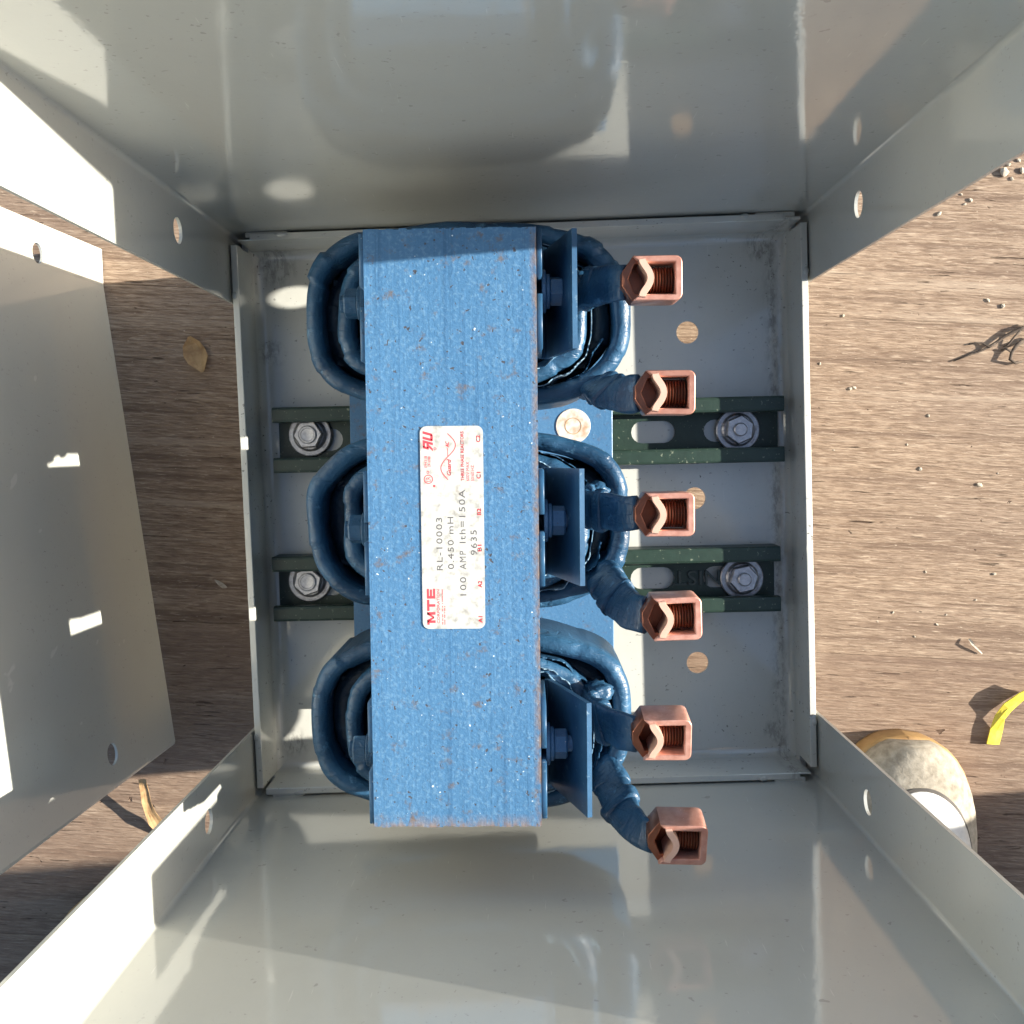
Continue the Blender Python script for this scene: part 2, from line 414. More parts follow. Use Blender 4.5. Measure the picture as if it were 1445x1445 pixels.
for yw, yf, hy, t in ((Y1 + .0014, .097, .1205, 1), (Y0 - .0014, -.1672, -.1908, -1)):
    pr = wall_profile(X0 - .0012, X1 + .0012, yw, yf)
    # outward side of the sheet
    off = offset_poly(pr, .0017 if t > 0 else -.0017)
    loop = [Vector(p) for p in pr] + off[::-1]
    bm = bmesh.new(); zs = [GZ + .001, HW]
    add_loft(bm, [[(p.x, p.y, z) for p in loop] for z in zs])
    o = bm_obj('end_wall', bm, 'cabinet_paint')
    bool_cut(o, [cutter((X0, hy, .133), .0068, 'x'), cutter((X1, hy, .133), .0068, 'x')])
    to_enc(o)
# weld beads where the floor lip meets the walls
def blob(bm, c, r, sx=1, sy=1, sz=1, seed=0):
    v = bmesh.ops.create_icosphere(bm, subdivisions=2, radius=1)['verts']
    for q in v:
        d = q.co.copy(); k = 1 + .3*mnoise.noise(d*2.1 + Vector((seed*4.3, 1, 2)))
        q.co = Vector(c) + Vector((d.x*sx, d.y*sy, d.z*sz))*r*k
for i, (x, y, sx, sy) in enumerate(((.135, Y1-.0008, 2.0, 1), (-.144, Y1-.0008, 3.0, 1), (-.149, Y0+.0008, 2.6, 1), (.139, Y0+.0008, 1.8, 1),
                                    (X0+.001, .101, 1, 1.6), (X1-.001, .103, 1, 1.8), (X0+.001, -.171, 1, 1.8), (X1-.001, -.1725, 1, 1.5))):
    bm = bmesh.new(); blob(bm, (x, y, LH - .0006), .0017, sx, sy, .7, i); to_enc(bm_obj('weld_bead', bm, 'cabinet_paint', smooth=True))
# welded lip returns closing the seam towards the corners
for x0, x1, yc in ((X0+.003, -.1365, Y1), (.1355, X1-.003, Y1), (X0+.003, -.143, Y0), (.140, X1-.003, Y0)):
    bm = bmesh.new(); add_box(bm, x0 + .006, yc - .0022, LH - .004, x1 - .004, yc + .0012, LH - .0006, .0006); to_enc(bm_obj('seam_weld', bm, 'cabinet_paint'))

# ================================================================== COVER PANEL beside the cabinet
ca, cb, ck = at(249, 1050.5, GZ), at(147, 405, GZ), at(144.5, 352, GZ)
cov = empty('cover_panel', ((ca.x+cb.x)/2, (ca.y+cb.y)/2, GZ))
tag(cov, 'grey painted steel cover panel standing upright on the deck left of the cabinet', 'panel')
dv = (cb - ca).xy; dv.normalize(); nv = Vector((dv.y, -dv.x))       # nv points towards +x
a2, b2, k2 = ca.xy, cb.xy, ck.xy
pts = [a2 - nv*.022 - dv*.0, a2 - nv*.003, a2 - nv*.0008 + dv*.0008, a2 + dv*.003, b2 - dv*.002, b2, k2, k2 - nv*.0015 + dv*.001, k2 - nv*.02 + dv*.002]
off = offset_poly([p for p in pts], .0016)
org = Vector(cov.location)
bm = bmesh.new(); loop = list(pts) + list(off)[::-1]
add_loft(bm, [[(p.x, p.y, z) for p in loop] for z in (GZ + .001, .60)])  # sheet carried up past the end walls, extra height added to block sky light
for v in bm.verts: v.co -= Vector((nv.x, nv.y, 0))*(v.co.z - GZ)*math.tan(math.radians(2.4))
o = bm_obj('panel_sheet', bm, 'cabinet_paint')
def on_cover(px, py):
    d = RM @ Vector((px - CPX, -(py - CPX), -FPX)); n3 = Vector((nv.x, nv.y, 0))
    t = (Vector((a2.x, a2.y, 0)) - Vector((0, 0, CAMZ))).dot(n3)/d.dot(n3); return Vector((0, 0, CAMZ)) + d*t
bool_cut(o, [cutter(on_cover(60, 357), .0066, 'x'), cutter(on_cover(168, 1064), .0072, 'x')])
o.parent = cov; o.location = -org

# ================================================================== STRUT CHANNELS
def strut(x0, x1, yc, slots, label, text=None, skew=0):
    W, Hs, T = .0413, .0206, .0026
    root = empty('strut_channel', ((x0+x1)/2, yc, .0002), skew)
    tag(root, label, 'strut', 'slotted channels bolted to the cabinet floor')
    L = x1 - x0; xc = (x0 + x1)/2
    bm = bmesh.new()
    web = sheet_mesh('w', rrect(-L/2, -W/2 + T, L/2, W/2 - T, .0003, 1), [slot(s - xc, 0, .0285, .0071) for s in slots], T)
    join_mesh(bm, web, Matrix.Translation((0, 0, T/2)))
    for s in (-1, 1):
        # side wall, top lip and its in-turned edge as one rolled profile
        pf = [(W/2, 0), (W/2, Hs - .0015), (W/2 - .0005, Hs - .0004), (W/2 - .0016, Hs), (W/2 - .0080, Hs), (W/2 - .0092, Hs - .0005), (W/2 - .0096, Hs - .0016),
              (W/2 - .0096, Hs - .0072), (W/2 - .0072, Hs - .0072), (W/2 - .0072, Hs - T), (W/2 - T, Hs - T), (W/2 - T, 0)]
        add_loft(bm, [[(x, s*y, z) for y, z in pf] for x in (-L/2, L/2)])
    bm_obj('channel', bm, 'strut_green', root)
    if text:
        t = text_mesh(text, 'ink'); me = t
        k = .0095/max(v.co.y for v in me.vertices)
        wd = max(v.co.x for v in me.vertices)
        sx = .0415/wd
        for v in me.vertices: v.co = Vector((v.co.x*sx, v.co.y*k, v.co.z*.022))
        link('stamped_lettering', me, 'strut_letters_lit', root, (text_x - xc, .0046, T + .0002), (0, 0, PI))
    return root
def text_mesh(s, name, extrude=.05, spacing=1.0):
    cu = bpy.data.curves.new(name, 'FONT'); cu.body = s; cu.extrude = extrude; cu.space_character = spacing; cu.resolution_u = 3
    ob = bpy.data.objects.new('t', cu); me = bpy.data.meshes.new_from_object(ob); bpy.data.objects.remove(ob); bpy.data.curves.remove(cu)
    x0 = min(v.co.x for v in me.vertices); y0 = min(v.co.y for v in me.vertices)
    for v in me.vertices: v.co.x -= x0; v.co.y -= y0
    me.materials.clear(); return me
text_x = .133
stA = strut(-.1600, .1612, .0110, (-.1330, -.098, -.048, .002, .0815, .128), 'dark green slotted steel channel nearer the top wall of the cabinet', None, -.012)
stB = strut(-.1645, .1570, -.0835, (-.137, -.098, -.048, .002, .0785, .1255), 'dark green slotted steel channel stamped with letters, nearer the bottom wall', 'UNIST', -.012)

def bolt(root, wx, wy, mat, rot, face):
    """washer, flanged hex and stud standing on the channel web"""
    lx = Vector((wx, wy)) - Vector(root.location[:2])
    z = .0028
    wash = bmesh.new(); add_lathe(wash, [(.0135, 0), (.0139, .0005), (.0139, .0018), (.0133, .0023)], 36)
    b = bm_obj('bolt', wash, mat, root, (lx.x, lx.y, z))
    hx = bmesh.new(); add_lathe(hx, [(.0107, .0021), (.0107, .0032), (.0093, .0043)], 28)
    add_loft(hx, [hexring(.0093, .0028, rot), hexring(.0095, .0034, rot), hexring(.0095, .0085, rot), hexring(.0086, .0095, rot)])
    bm_obj('hex_nut', hx, mat, b)
    st = bmesh.new()
    if face: add_lathe(st, [(.0043, .009), (.0043, .0112), (.0036, .0118), (.0012, .0118)], 20)
    else: add_lathe(st, [(.0058, .009), (.0058, .0102), (.0052, .0106), (.0044, .0106), (.0040, .0100), (.0010, .0098)], 20)
    bm_obj('stud', st, mat, b)
    b['label'] = 'galvanised flanged hex nut on a washer'
bolt(stA, -.1396, .0183-.004, 'zinc', .05, False); bolt(stA, .1353, .0112, 'zinc', .4, True)
bolt(stB, -.1441, -.0800, 'zinc', .3, False); bolt(stB, .1358, -.0842, 'zinc', .2, True)

# ================================================================== LINE REACTOR
RX, RY, RZR = -.0340, -.0345, math.radians(-1.35)
rea = empty('line_reactor', (RX, RY, .0210), RZR)
tag(rea, 'blue varnished three-coil reactor with white nameplate and six copper lugs inside the cabinet', 'reactor')
RB = .0210
Rinv = (Matrix.Translation((RX, RY, RB)) @ Matrix.Rotation(RZR, 4, 'Z')).inverted()
def loc(x, y, z): return Rinv @ Vector((x, y, z))
YZ0, YZ1 = .158 - RB, .2135 - RB
HX, HY = .0380, .1340
PITCH = .1050
# base plate
bm = bmesh.new(); me = sheet_mesh('b', rrect(-.0775, -.128, .0865, .1185, .003), (), .0028, .0004)
join_mesh(bm, me, Matrix.Translation((0, 0, .0016))); bm_obj('base_plate', bm, 'steel_blue', rea)
# core
bm = bmesh.new(); add_box(bm, -HX, -HY + .014, .003, HX, HY - .004, .058, .0006); bm_obj('lower_yoke', bm, 'core_blue', rea)
for k in (-1, 0, 1):
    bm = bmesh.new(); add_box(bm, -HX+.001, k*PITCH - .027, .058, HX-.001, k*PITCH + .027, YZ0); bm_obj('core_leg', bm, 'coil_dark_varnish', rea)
bm = bmesh.new()
# yoke: stacked sheets, a few packets stand a hair proud so the end is uneven
xs = [-HX]
while xs[-1] < HX - .0001: xs.append(min(xs[-1] + random.uniform(.0012, .0034), HX))
pts = []
for a, b in zip(xs, xs[1:]):
    e0 = random.uniform(0, .0007); e1 = random.uniform(0, .0007); zt = YZ1 - random.uniform(0, .00003)
    add_box(bm, a, -HY + e0, YZ0, b, HY - e1, zt)
bm_obj('core_yoke', bm, 'core_blue', rea)

# windings
def sup(hx, hy, t, n=3.0):
    c, s = math.cos(t), math.sin(t)
    return Vector((hx*math.copysign(abs(c)**(2/n), c), hy*math.copysign(abs(s)**(2/n), s), 0))
def winding(name, cy, hx, hy, th, z0, z1, mat, parent, seed, wob=.0006, cx=0.0):
    bm = bmesh.new(); NS = 168; rg = random.Random(seed*13 + 1); lap = []; nxt = 0; val = 0
    for i in range(NS):
        if i >= nxt: nxt = i + rg.randint(4, 15); val = rg.uniform(-1, 1); sl_ = rg.uniform(-.12, .12)
        lap.append(val + sl_*(nxt - i))
    sec = [(0, z0), (0, z1 - th*.5), (th*.06, z1 - th*.28), (th*.2, z1 - th*.1), (th*.4, z1), (th*.6, z1), (th*.8, z1 - th*.1), (th*.94, z1 - th*.28), (th, z1 - th*.5), (th, z0)]
    rings = []
    for i in range(NS):
        t = 2*PI*i/NS; ring = []
        wrap = .00075*lap[i]
        for d, z in sec:
            p = sup(hx - d + wrap*.6, hy - d + wrap*.6, t)
            p.z = z + (wrap if z > z1 - th else 0)
            p = jit(p, wob, 38, seed)
            ring.append((p.x + cx, p.y + cy, p.z))
        rings.append(ring)
    R = [[bm.verts.new(p) for p in r] for r in rings]; k = len(sec)
    for i in range(NS):
        a, b = R[i], R[(i+1) % NS]
        for j in range(k): bm.faces.new((a[j], b[j], b[(j+1) % k], a[(j+1) % k]))
    return bm_obj(name, bm, mat, parent, smooth=True)
def paper(name, cy, hx, hy, t0, t1, z0, zt, seed, parent, mat='torn_paper', amp=.004):
    """thin torn insulation sheet following the winding"""
    bm = bmesh.new(); NS = 46; rows = 5; th = .0004
    outer = []; inner = []
    for i in range(NS+1):
        t = t0 + (t1 - t0)*i/NS
        zz = zt + amp*(mnoise.noise(Vector((t*5, seed, 0))) + .6*mnoise.noise(Vector((t*17, seed, 3))) + .45*mnoise.noise(Vector((t*43, seed, 5))))
        o_, i_ = [], []
        for j in range(rows+1):
            z = z0 + (zz - z0)*j/rows
            lean = .0035*(j/rows)**2*mnoise.noise(Vector((t*4, seed, 9)))
            p = sup(hx + lean, hy + lean, t); q = sup(hx + lean - th, hy + lean - th, t)
            o_.append((p.x, p.y + cy, z)); i_.append((q.x, q.y + cy, z))
        outer.append(o_); inner.append(i_)
    add_loft(bm, [o_ + i_[::-1] for o_, i_ in zip(outer, inner)])
    return bm_obj(name, bm, mat, parent, smooth=False)
ZC = .143 - RB
for k in (1, 0, -1):
    cy = k*PITCH; sd = k + 5
    coil = winding('coil', cy, .0835, .0472, .0090, .064, ZC, 'coil_varnish', rea, sd, .0016, .0025)
    winding('inner_winding', cy, .0630, .0378, .0085, .064, ZC + .007, 'coil_varnish', coil, sd + 11, .0018, .0015)
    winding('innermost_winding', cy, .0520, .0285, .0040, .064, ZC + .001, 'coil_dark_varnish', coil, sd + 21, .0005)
    paper('paper_liner', cy, .0555, .0320, -1.25, 1.35, .085, ZC + .009, sd, coil)
    paper('paper_liner', cy, .0665, .0395, -1.25, .25, .085, ZC + .003, sd + 3, coil, 'torn_paper', .007)
    paper('paper_liner', cy, .0715, .0410, -1.1, -.15, .085, ZC - .003, sd + 13, coil, 'coil_varnish', .008)
    paper('paper_liner', cy, .0590, .0345, .2, 1.5, .085, ZC + .008, sd + 17, coil, 'torn_paper', .006)
    paper('paper_liner', cy, .0660, .0385, .25, 1.4, .07, ZC + .003, sd + 6, coil, 'coil_varnish')
    paper('paper_liner', cy, .0735, .0410, 2.3, 4.0, .07, ZC - .004, sd + 9, coil, 'coil_dark_varnish', .002)
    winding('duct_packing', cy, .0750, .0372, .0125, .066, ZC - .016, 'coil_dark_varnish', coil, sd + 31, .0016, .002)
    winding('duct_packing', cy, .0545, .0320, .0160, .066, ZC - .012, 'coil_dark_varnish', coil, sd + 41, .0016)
    # spacer strips in the cooling duct
    for t in (2.75, 3.6, -.55, .5):
        p = sup(.0685, .0380, t); bm = bmesh.new()
        add_box(bm, p.x - .003, p.y + cy - .0018, .066, p.x + .003, p.y + cy + .0018, ZC - .018, .0006); bm_obj('duct_spacer', bm, 'coil_dark_varnish', coil)

# clamp plates, bolts and sloping brackets on the yoke sides
def notched(y0, y1, z0, z1, yb, wn, zb):
    return [(y0, z0), (y1, z0), (y1, z1), (yb + wn, z1), (yb + wn, zb), (yb - wn, zb), (yb - wn, z1), (y0, z1)]
MXZ = Matrix(((0, 0, 1, 0), (1, 0, 0, 0), (0, 1, 0, 0), (0, 0, 0, 1)))      # sheet XY -> YZ plane
bz = .188 - RB
bry = [loc(.0253, y, .21).y for y in (.0716, -.0347, -.1410)]
for k, by in zip((1, 0, -1), bry):
    cy = k*PITCH
    # right side
    x = HX + .0014
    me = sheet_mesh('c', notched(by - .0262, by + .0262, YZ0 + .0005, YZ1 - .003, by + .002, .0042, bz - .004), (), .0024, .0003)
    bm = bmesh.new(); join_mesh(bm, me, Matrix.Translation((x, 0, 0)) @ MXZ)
    br = bm_obj('bracket', bm, 'bracket_blue_shaded', rea)
    zb = YZ0 + .0003; zt = .2085 - RB; xo = loc(.0255, by, .2).x
    sh = random.uniform(-.001, .001)
    pf = [(x + .0012, zb), (x + .0016, zb - .0012), (x + .0045, zb - .0010), (x + .0062, zb + .003), (xo, zt)]
    off = offset_poly(pf, .0023)
    lp = [Vector(p) for p in pf] + off[::-1]
    bm = bmesh.new(); add_loft(bm, [[(p.x, yy, p.y) for p in lp] for yy in (by - .0264, by + .0264)])
    es = [e for e in bm.edges if e.is_manifold and e.calc_face_angle(0) > 1.0]
    bmesh.ops.bevel(bm, geom=es, offset=.0003, segments=1, affect='EDGES')
    bm_obj('sloping_plate', bm, 'bracket_blue_shaded', br)
    # left side plate
    xl = -HX - .0014
    me = sheet_mesh('c', notched(cy - .0285, cy + .0275, YZ0 - .004, YZ1 - .004, cy, .0045, bz - .004), (), .0024, .0003)
    bm = bmesh.new(); join_mesh(bm, me, Matrix.Translation((xl, 0, 0)) @ MXZ); bm_obj('clamp_plate', bm, 'steel_blue', rea)
    # through bolt ends
    for s, xx, yy, mat in ((1, x + .0012, by + .002, 'steel_blue'), (-1, xl - .0012, cy, 'coil_varnish')):
        mx = Matrix.Translation((xx, yy, bz)) @ Matrix.Rotation(s*PI/2, 4, 'Y')
        bm = bmesh.new()
        add_lathe(bm, [(.0098, 0), (.0100, .0003), (.0100, .0016), (.0095, .0019)], 28)
        add_lathe(bm, [(.0078, .0020), (.0080, .0024), (.0080, .0034), (.0076, .0038)], 24)
        add_lathe(bm, [(.0040, .003), (.0040, .0125 if s > 0 else .0118), (.0034, .0130 if s > 0 else .0122)], 18)
        add_loft(bm, [hexring(.0066, .0038, .3), hexring(.0070, .0043, .3), hexring(.0070, .0094, .3), hexring(.0062, .0102, .3)])
        bmesh.ops.transform(bm, matrix=mx, verts=bm.verts)
        bm_obj('through_bolt', bm, mat, rea)
# zinc mounting bolt heads seen on the base plate
for px, py in ((809, 601),):
    p = loc(*at(px, py, .026)); bm = bmesh.new()
    add_lathe(bm, [(.0108, 0), (.0108, .0003), (.0106, .0005)], 32)
    mb = bm_obj('mounting_bolt', bm, 'white_zinc', rea, (p.x, p.y, .0031))
    bm = bmesh.new(); add_lathe(bm, [(.0052, .0004), (.0052, .00065), (.0048, .00065), (.0048, .0004)], 24, cap=False); bm_obj('stamped_ring', bm, 'dry_leaf', mb)

# terminal lugs and leads
def make_lug(pos, rz, tilt, idx):
    e = bpy.data.objects.new('terminal_lug', None); C.objects.link(e); e.parent = rea
    e.location = pos; e.rotation_euler = (tilt[0], tilt[1], rz); e.empty_display_size = .01
    h = .0175; r = .0030
    out = [(-.0104, -.0098)]
    for cx, cy_, a0 in ((.0112 - r, -.0098 + r, -PI/2), (.0112 - r, .0098 - r, 0)):
        for i in range(5):
            a = a0 + PI/2*i/4; out.append((cx + r*math.cos(a), cy_ + r*math.sin(a)))
    out += [(-.0104, .0098), (-.0090, .0082), (-.0070, .0070), (.0081, .0070), (.0081, -.0070), (-.0070, -.0070), (-.0090, -.0082)]
    link('lug_body', sheet_mesh('lug_body', out, (), h, .00045), 'copper', e, (0, 0, -h/2))
    # pointed strap behind the pressure plate, set lower than the collar
    vp = [(-.0075, -.0094), (-.0106, -.0096), (-.0152, -.0030), (-.0152, .0030), (-.0106, .0096), (-.0075, .0094), (-.0075, .0066), (-.0096, .0066), (-.0124, .0), (-.0096, -.0066), (-.0075, -.0066)]
    hv = h - .0032
    lb = link('pointed_strap', sheet_mesh('pointed_strap', vp, (), hv, .0003), 'copper_shaded', e, (0, 0, -.0032 - hv/2))
    bm = bmesh.new(); add_box(bm, -.0122, -.0068, -h - .0002, .0080, .0068, -h + .0022); bm_obj('lug_floor', bm, 'copper_shaded', e)
    # wavy pressure plate resting over the opening
    bm = bmesh.new(); pth = []
    for i in range(17):
        u = -1 + 2*i/16; pth.append((-.0062 + .0019*math.cos(u*PI*1.0), u*.0082))
    off = offset_poly([Vector(p) for p in pth], -.0029)
    lp = [Vector(p) for p in pth] + off[::-1]
    add_loft(bm, [[(p.x*k_ + (1-k_)*-.0045, p.y*k_, z) for p in lp] for z, k_ in ((-.0150, 1), (.0005, 1), (.0010, .96))])
    bm_obj('pressure_plate', bm, 'copper_bright', e)
    # set screw with real threads
    bm = bmesh.new(); prof = []
    z = 0
    while z < .0102: prof += [(.0050, z), (.0061, z + .00055), (.0061, z + .00070), (.0050, z + .00125)]; z += .00130
    add_lathe(bm, prof, 22)
    bmesh.ops.transform(bm, matrix=Matrix.Translation((-.0028, 0, -.0085)) @ Matrix.Rotation(PI/2, 4, 'Y'), verts=bm.verts)
    bm_obj('set_screw', bm, 'copper_shaded', e)
    return e
lugs = [((.0597, .0745), 0, (0.0, .02)), ((.0641, .0242), -.01, (0, 0)), ((.0625, -.0300), .0, (0, 0)),
        ((.0645, -.0770), .03, (.04, 0)), ((.0585, -.1320), .0, (.16, 0)), ((.0643, -.1805), -.03, (.17, 0))]
lz = .2120
lead_from = [((.0255, .0775, .128), (.0270, .0770, .170)), ((.0345, .0350, .122), (.0400, .0295, .158)), ((.0260, -.0285, .128), (.0280, -.0290, .170)),
             ((.0340, -.0610, .122), (.0400, -.0680, .158)), ((.0255, -.1300, .128), (.0265, -.1310, .170)), ((.0320, -.1640, .122), (.0390, -.1720, .158))]
for i, ((c, rz, tl), (s, m_)) in enumerate(zip(lugs, lead_from)):
    up = i % 2 == 0
    p = loc(c[0], c[1], lz); make_lug(p, rz, tl, i)
    A, B = loc(*s), loc(*m_); E_ = Vector((p.x - .0128, p.y, p.z - .0120)); D_ = E_ - Vector((.0115, 0, .0055 if up else .010))
    n_ = 22; path = [(1-t)**3*A + 3*(1-t)**2*t*B + 3*(1-t)*t*t*D_ + t**3*E_ for t in (j/n_ for j in range(n_+1))]
    bm = bmesh.new(); secs = []; rg = random.Random(i*5 + 2)
    lapj = sorted(rg.sample(range(3, 17), 3)); off_ = 0
    for j in range(n_+1):
        t = j/n_
        if j in lapj: off_ = rg.uniform(-.0006, .0006)
        a = (.0098 - .0016*t) + off_; b = ((.0034 - .0014*t) if up else (.0044*(1-t)**1.3 + .0020)) + off_*.5
        tw = .35*math.sin(t*3 + i) * (1 - t)
        secs.append([(u*math.cos(tw) - v*math.sin(tw), u*math.sin(tw) + v*math.cos(tw)) for u, v in ell(a, b, 18, 4.0 if up else 2.8)])
    sweep(bm, path, secs)
    for v in bm.verts: v.co = jit(v.co, .0011, 95, i)
    ld = bm_obj('lead', bm, 'coil_varnish', rea); ld.data.shade_smooth()
    # folded tape round the root of the lead: creased skewed cuffs and a lump of cloth
    for wq, j in enumerate((6, 11)):
        q = path[j]; td = (path[j+1] - path[j-1]).normalized(); side = td.cross(Vector((0, 0, 1))).normalized(); sk_ = rg.uniform(-.5, .5)
        bm = bmesh.new(); a, b = (.0099, .0034) if up else (.0099, .0042)
        pp = [q + td*d for d in (-.0042, -.0030, 0, .0030, .0042)]
        sweep(bm, pp, [ell(a*k_, b*k_, 18, 3.4) for k_ in (1.0, 1.05, 1.06, 1.04, .99)])
        for v in bm.verts:
            v.co += td*(v.co - q).dot(side)*sk_
            v.co = jit(v.co, .0014, 120, i*3 + wq)
        bm_obj('tape_wrap', bm, 'coil_varnish', ld, smooth=True)
    if not up: continue
    bm = bmesh.new(); q = loc(s[0] + (.007 if up else .003), s[1] + (.0075 if up else .004), .150)
    v_ = bmesh.ops.create_icosphere(bm, subdivisions=3, radius=1)['verts']
    for q_ in v_:
        d = q_.co.copy(); k_ = .86 + .34*mnoise.noise(d*1.9 + Vector((i*4.3, 1, 2))) + .26*mnoise.noise(d*4.2 + Vector((i*2.3, 4, 2)))
        q_.co = Vector(q) + Vector((d.x*.0085, d.y*.0060, d.z*.011))*k_
    bm_obj('tape_bundle', bm, 'coil_varnish', ld, smooth=True)

# nameplate with its print (u: reading direction, v: up the letters; one unit = one label pixel)
U = .0905/285
npc = loc(-.0343, -.0325, .2140)
plate = link('nameplate', sheet_mesh('nameplate', rrect(-142.5*U, -44*U, 142.5*U, 44*U, 9*U), (), .0003), 'label_white', rea, (npc.x, npc.y, YZ1 + .00028), (0, 0, PI/2))
plate['label'] = 'white self-adhesive nameplate printed in red and grey'
INK = .0002
def put(me, mat, u, v, name='lettering'):
    return link(name, me, mat, plate, ((u - 142.5)*U, (v - 44)*U, INK))
def text(s, u0, u1, v, h, mat, spacing=1.0, slant=0):
    me = text_mesh(s, 'lettering', 0.0, spacing)
    wx = max(v_.co.x for v_ in me.vertices); wy = max(v_.co.y for v_ in me.vertices)
    for q in me.vertices: q.co = Vector((q.co.x/wx*(u1-u0)*U + slant*q.co.y/wy*h*U, q.co.y/wy*h*U, 0))
    put(me, mat, u0, v)
def poly(loops, mat, name='printed_mark'):
    bm = bmesh.new()
    for lp in loops: bm.faces.new([bm.verts.new((a*U, b*U, 0)) for a, b in lp])
    me = bpy.data.meshes.new(name); bm.to_mesh(me); bm.free(); put(me, mat, 0, 0, name)
def ribbon(pts, w, closed=False):
    pts = [Vector(p) for p in pts]; q = []
    n_ = len(pts)
    for i in range(n_ if closed else n_-1):
        a, b = pts[i], pts[(i+1) % n_]; d = (b-a); d = d/d.length; m_ = Vector((-d.y, d.x))*w/2
        q.append([a - d*.1 + m_, a - d*.1 - m_, b + d*.1 - m_, b + d*.1 + m_])
    return q
C2_ = None
bold = lambda s, u0, u1, v, h: (text(s, u0, u1, v, h, 'ink_red'), text(s, u0 + .7, u1 + .7, v, h, 'ink_red'))
# maker's mark: M with a flag stroke, T and E in heavy bars
poly([[(6, 81.6), (6, 78.5), (9, 78.5), (9, 81.6)], [(8.5, 81.6), (8.5, 70), (12.2, 70), (12.2, 81.6)], [(9, 81.6), (15.0, 72), (17.5, 72), (13, 81.6)], [(15.0, 72), (20.5, 81.6), (24, 81.6), (17.5, 72)],
      [(20.2, 81.6), (20.2, 70), (24, 70), (24, 81.6)], [(25.5, 81.6), (25.5, 78.4), (41.5, 78.4), (41.5, 81.6)], [(31.5, 78.4), (31.5, 70), (35.2, 70), (35.2, 78.4)],
      [(43, 81.6), (43, 70), (46.8, 70), (46.8, 81.6)], [(46.8, 81.6), (46.8, 78.7), (57, 78.7), (57, 81.6)], [(46.8, 77.3), (46.8, 74.5), (56, 74.5), (56, 77.3)], [(46.8, 72.9), (46.8, 70), (57, 70), (57, 72.9)]], 'ink_red', 'maker_logo')
text('CORPORATION', 8, 56, 63.8, 3.9, 'ink_red')
rr = random.Random(3)
def greek(u0, u1, v, h, w0=1.0):
    L_ = []; u = u0
    while u < u1:
        d = rr.uniform(.6, 1.5)*w0
        if rr.random() < .84: L_.append([(u, v), (u + d*.72, v), (u + d*.72, v + h*rr.uniform(.7, 1)), (u, v + h*rr.uniform(.7, 1))])
        u += d
    poly(L_, 'ink_red', 'fine_print')
greek(6, 56, 59.2, 1.7); greek(6, 32, 56.2, 1.7)
text('RL-10003', 83, 157, 58.7, 8.3, 'ink_grey', 1.15)
text('0.450 mH', 84.5, 158, 42.8, 8.3, 'ink_grey', 1.15)
text('100', 47, 73, 26, 8.6, 'ink_grey', 1.2); text('AMP', 84, 110, 26, 8.6, 'ink_grey', 1.2); text('Ith=150A', 121, 196, 26, 8.6, 'ink_grey', 1.15)
text('9635', 104, 139, 10.3, 8.6, 'ink_grey', 1.15)
for s, u in (('A1', 8), ('A2', 58), ('B1', 109), ('B2', 160), ('C1', 211), ('C2', 262)): bold(s, u, u + 9, 3.8, 5.6)
text('THREE PHASE REACTORS', 208, 277, 27, 4.4, 'ink_red'); text('THREE PHASE REACTORS', 208.4, 277.4, 27, 4.4, 'ink_red')
text('600V MAX', 208, 235, 19.6, 4.4, 'ink_red'); text('50/60 HZ', 208, 230, 13, 4.2, 'ink_red')
text('Guard', 215, 237, 45.2, 5.8, 'ink_red', 1, .3); text('Guard', 215.6, 237.6, 45.2, 5.8, 'ink_red', 1, .3); text('AC', 255, 262, 47.4, 5, 'ink_red', 1, .3); text('AC', 255.6, 262.6, 47.4, 5, 'ink_red', 1, .3)
wv = []
for i in range(41):
    t = i/40; u = 210 + 64.5*t; wv.append((u, 49.4 + (9.8*math.sin(2*PI*t) if t < .5 else 10.9*math.sin(2*PI*t))))
poly(ribbon(wv, 1.0), 'ink_red', 'wave_mark'); poly(ribbon([(242, 49.4), (254, 49.4)], .7), 'ink_red')
# component mark: reversed R and U, slanted
sk = lambda L_: [[(a + (b - 70)*.28, b) for a, b in lp] for lp in L_]
poly(sk([[(258.5, 70), (262, 70), (262, 84), (258.5, 84)], [(252, 84), (252, 81), (258.5, 81), (258.5, 84)], [(250.5, 84), (250.5, 76), (253.8, 76), (253.8, 84)], [(252, 78.6), (252, 75.6), (258.5, 75.6), (258.5, 78.6)],
         [(250, 70), (253.6, 70), (257.4, 75.6), (254, 75.6)],
         [(263.4, 84), (263.4, 71), (266.9, 71), (266.9, 84)], [(264.5, 73.2), (264.5, 70), (273, 70), (273, 73.2)], [(270.8, 84), (270.8, 71), (274.3, 71), (274.3, 84)]]), 'ink_red', 'component_mark')
poly(ribbon([(253.5 + 1.6*math.cos(a*PI/6), 67 + 1.6*math.sin(a*PI/6)) for a in range(12)], .7, True), 'ink_red')
poly(ribbon([(211 + 5.9*math.cos(a*PI/12), 77 + 5.9*math.sin(a*PI/12)) for a in range(24)], 1.0, True), 'ink_red', 'ring_mark')
text('LR', 207.6, 214.4, 74, 6, 'ink_red')
poly(ribbon([(220.6 + 1.5*math.cos(a*PI/6), 77.5 + 1.5*math.sin(a*PI/6)) for a in range(12)], .7, True), 'ink_red'); poly([[(200, 67.5), (203, 67.5), (203, 70.5), (200, 70.5)]], 'ink_red')
text('E94318', 227.5, 243.5, 78.6, 3.6, 'ink_red'); text('LR-5398', 228.5, 243, 73.6, 3.4, 'ink_red')

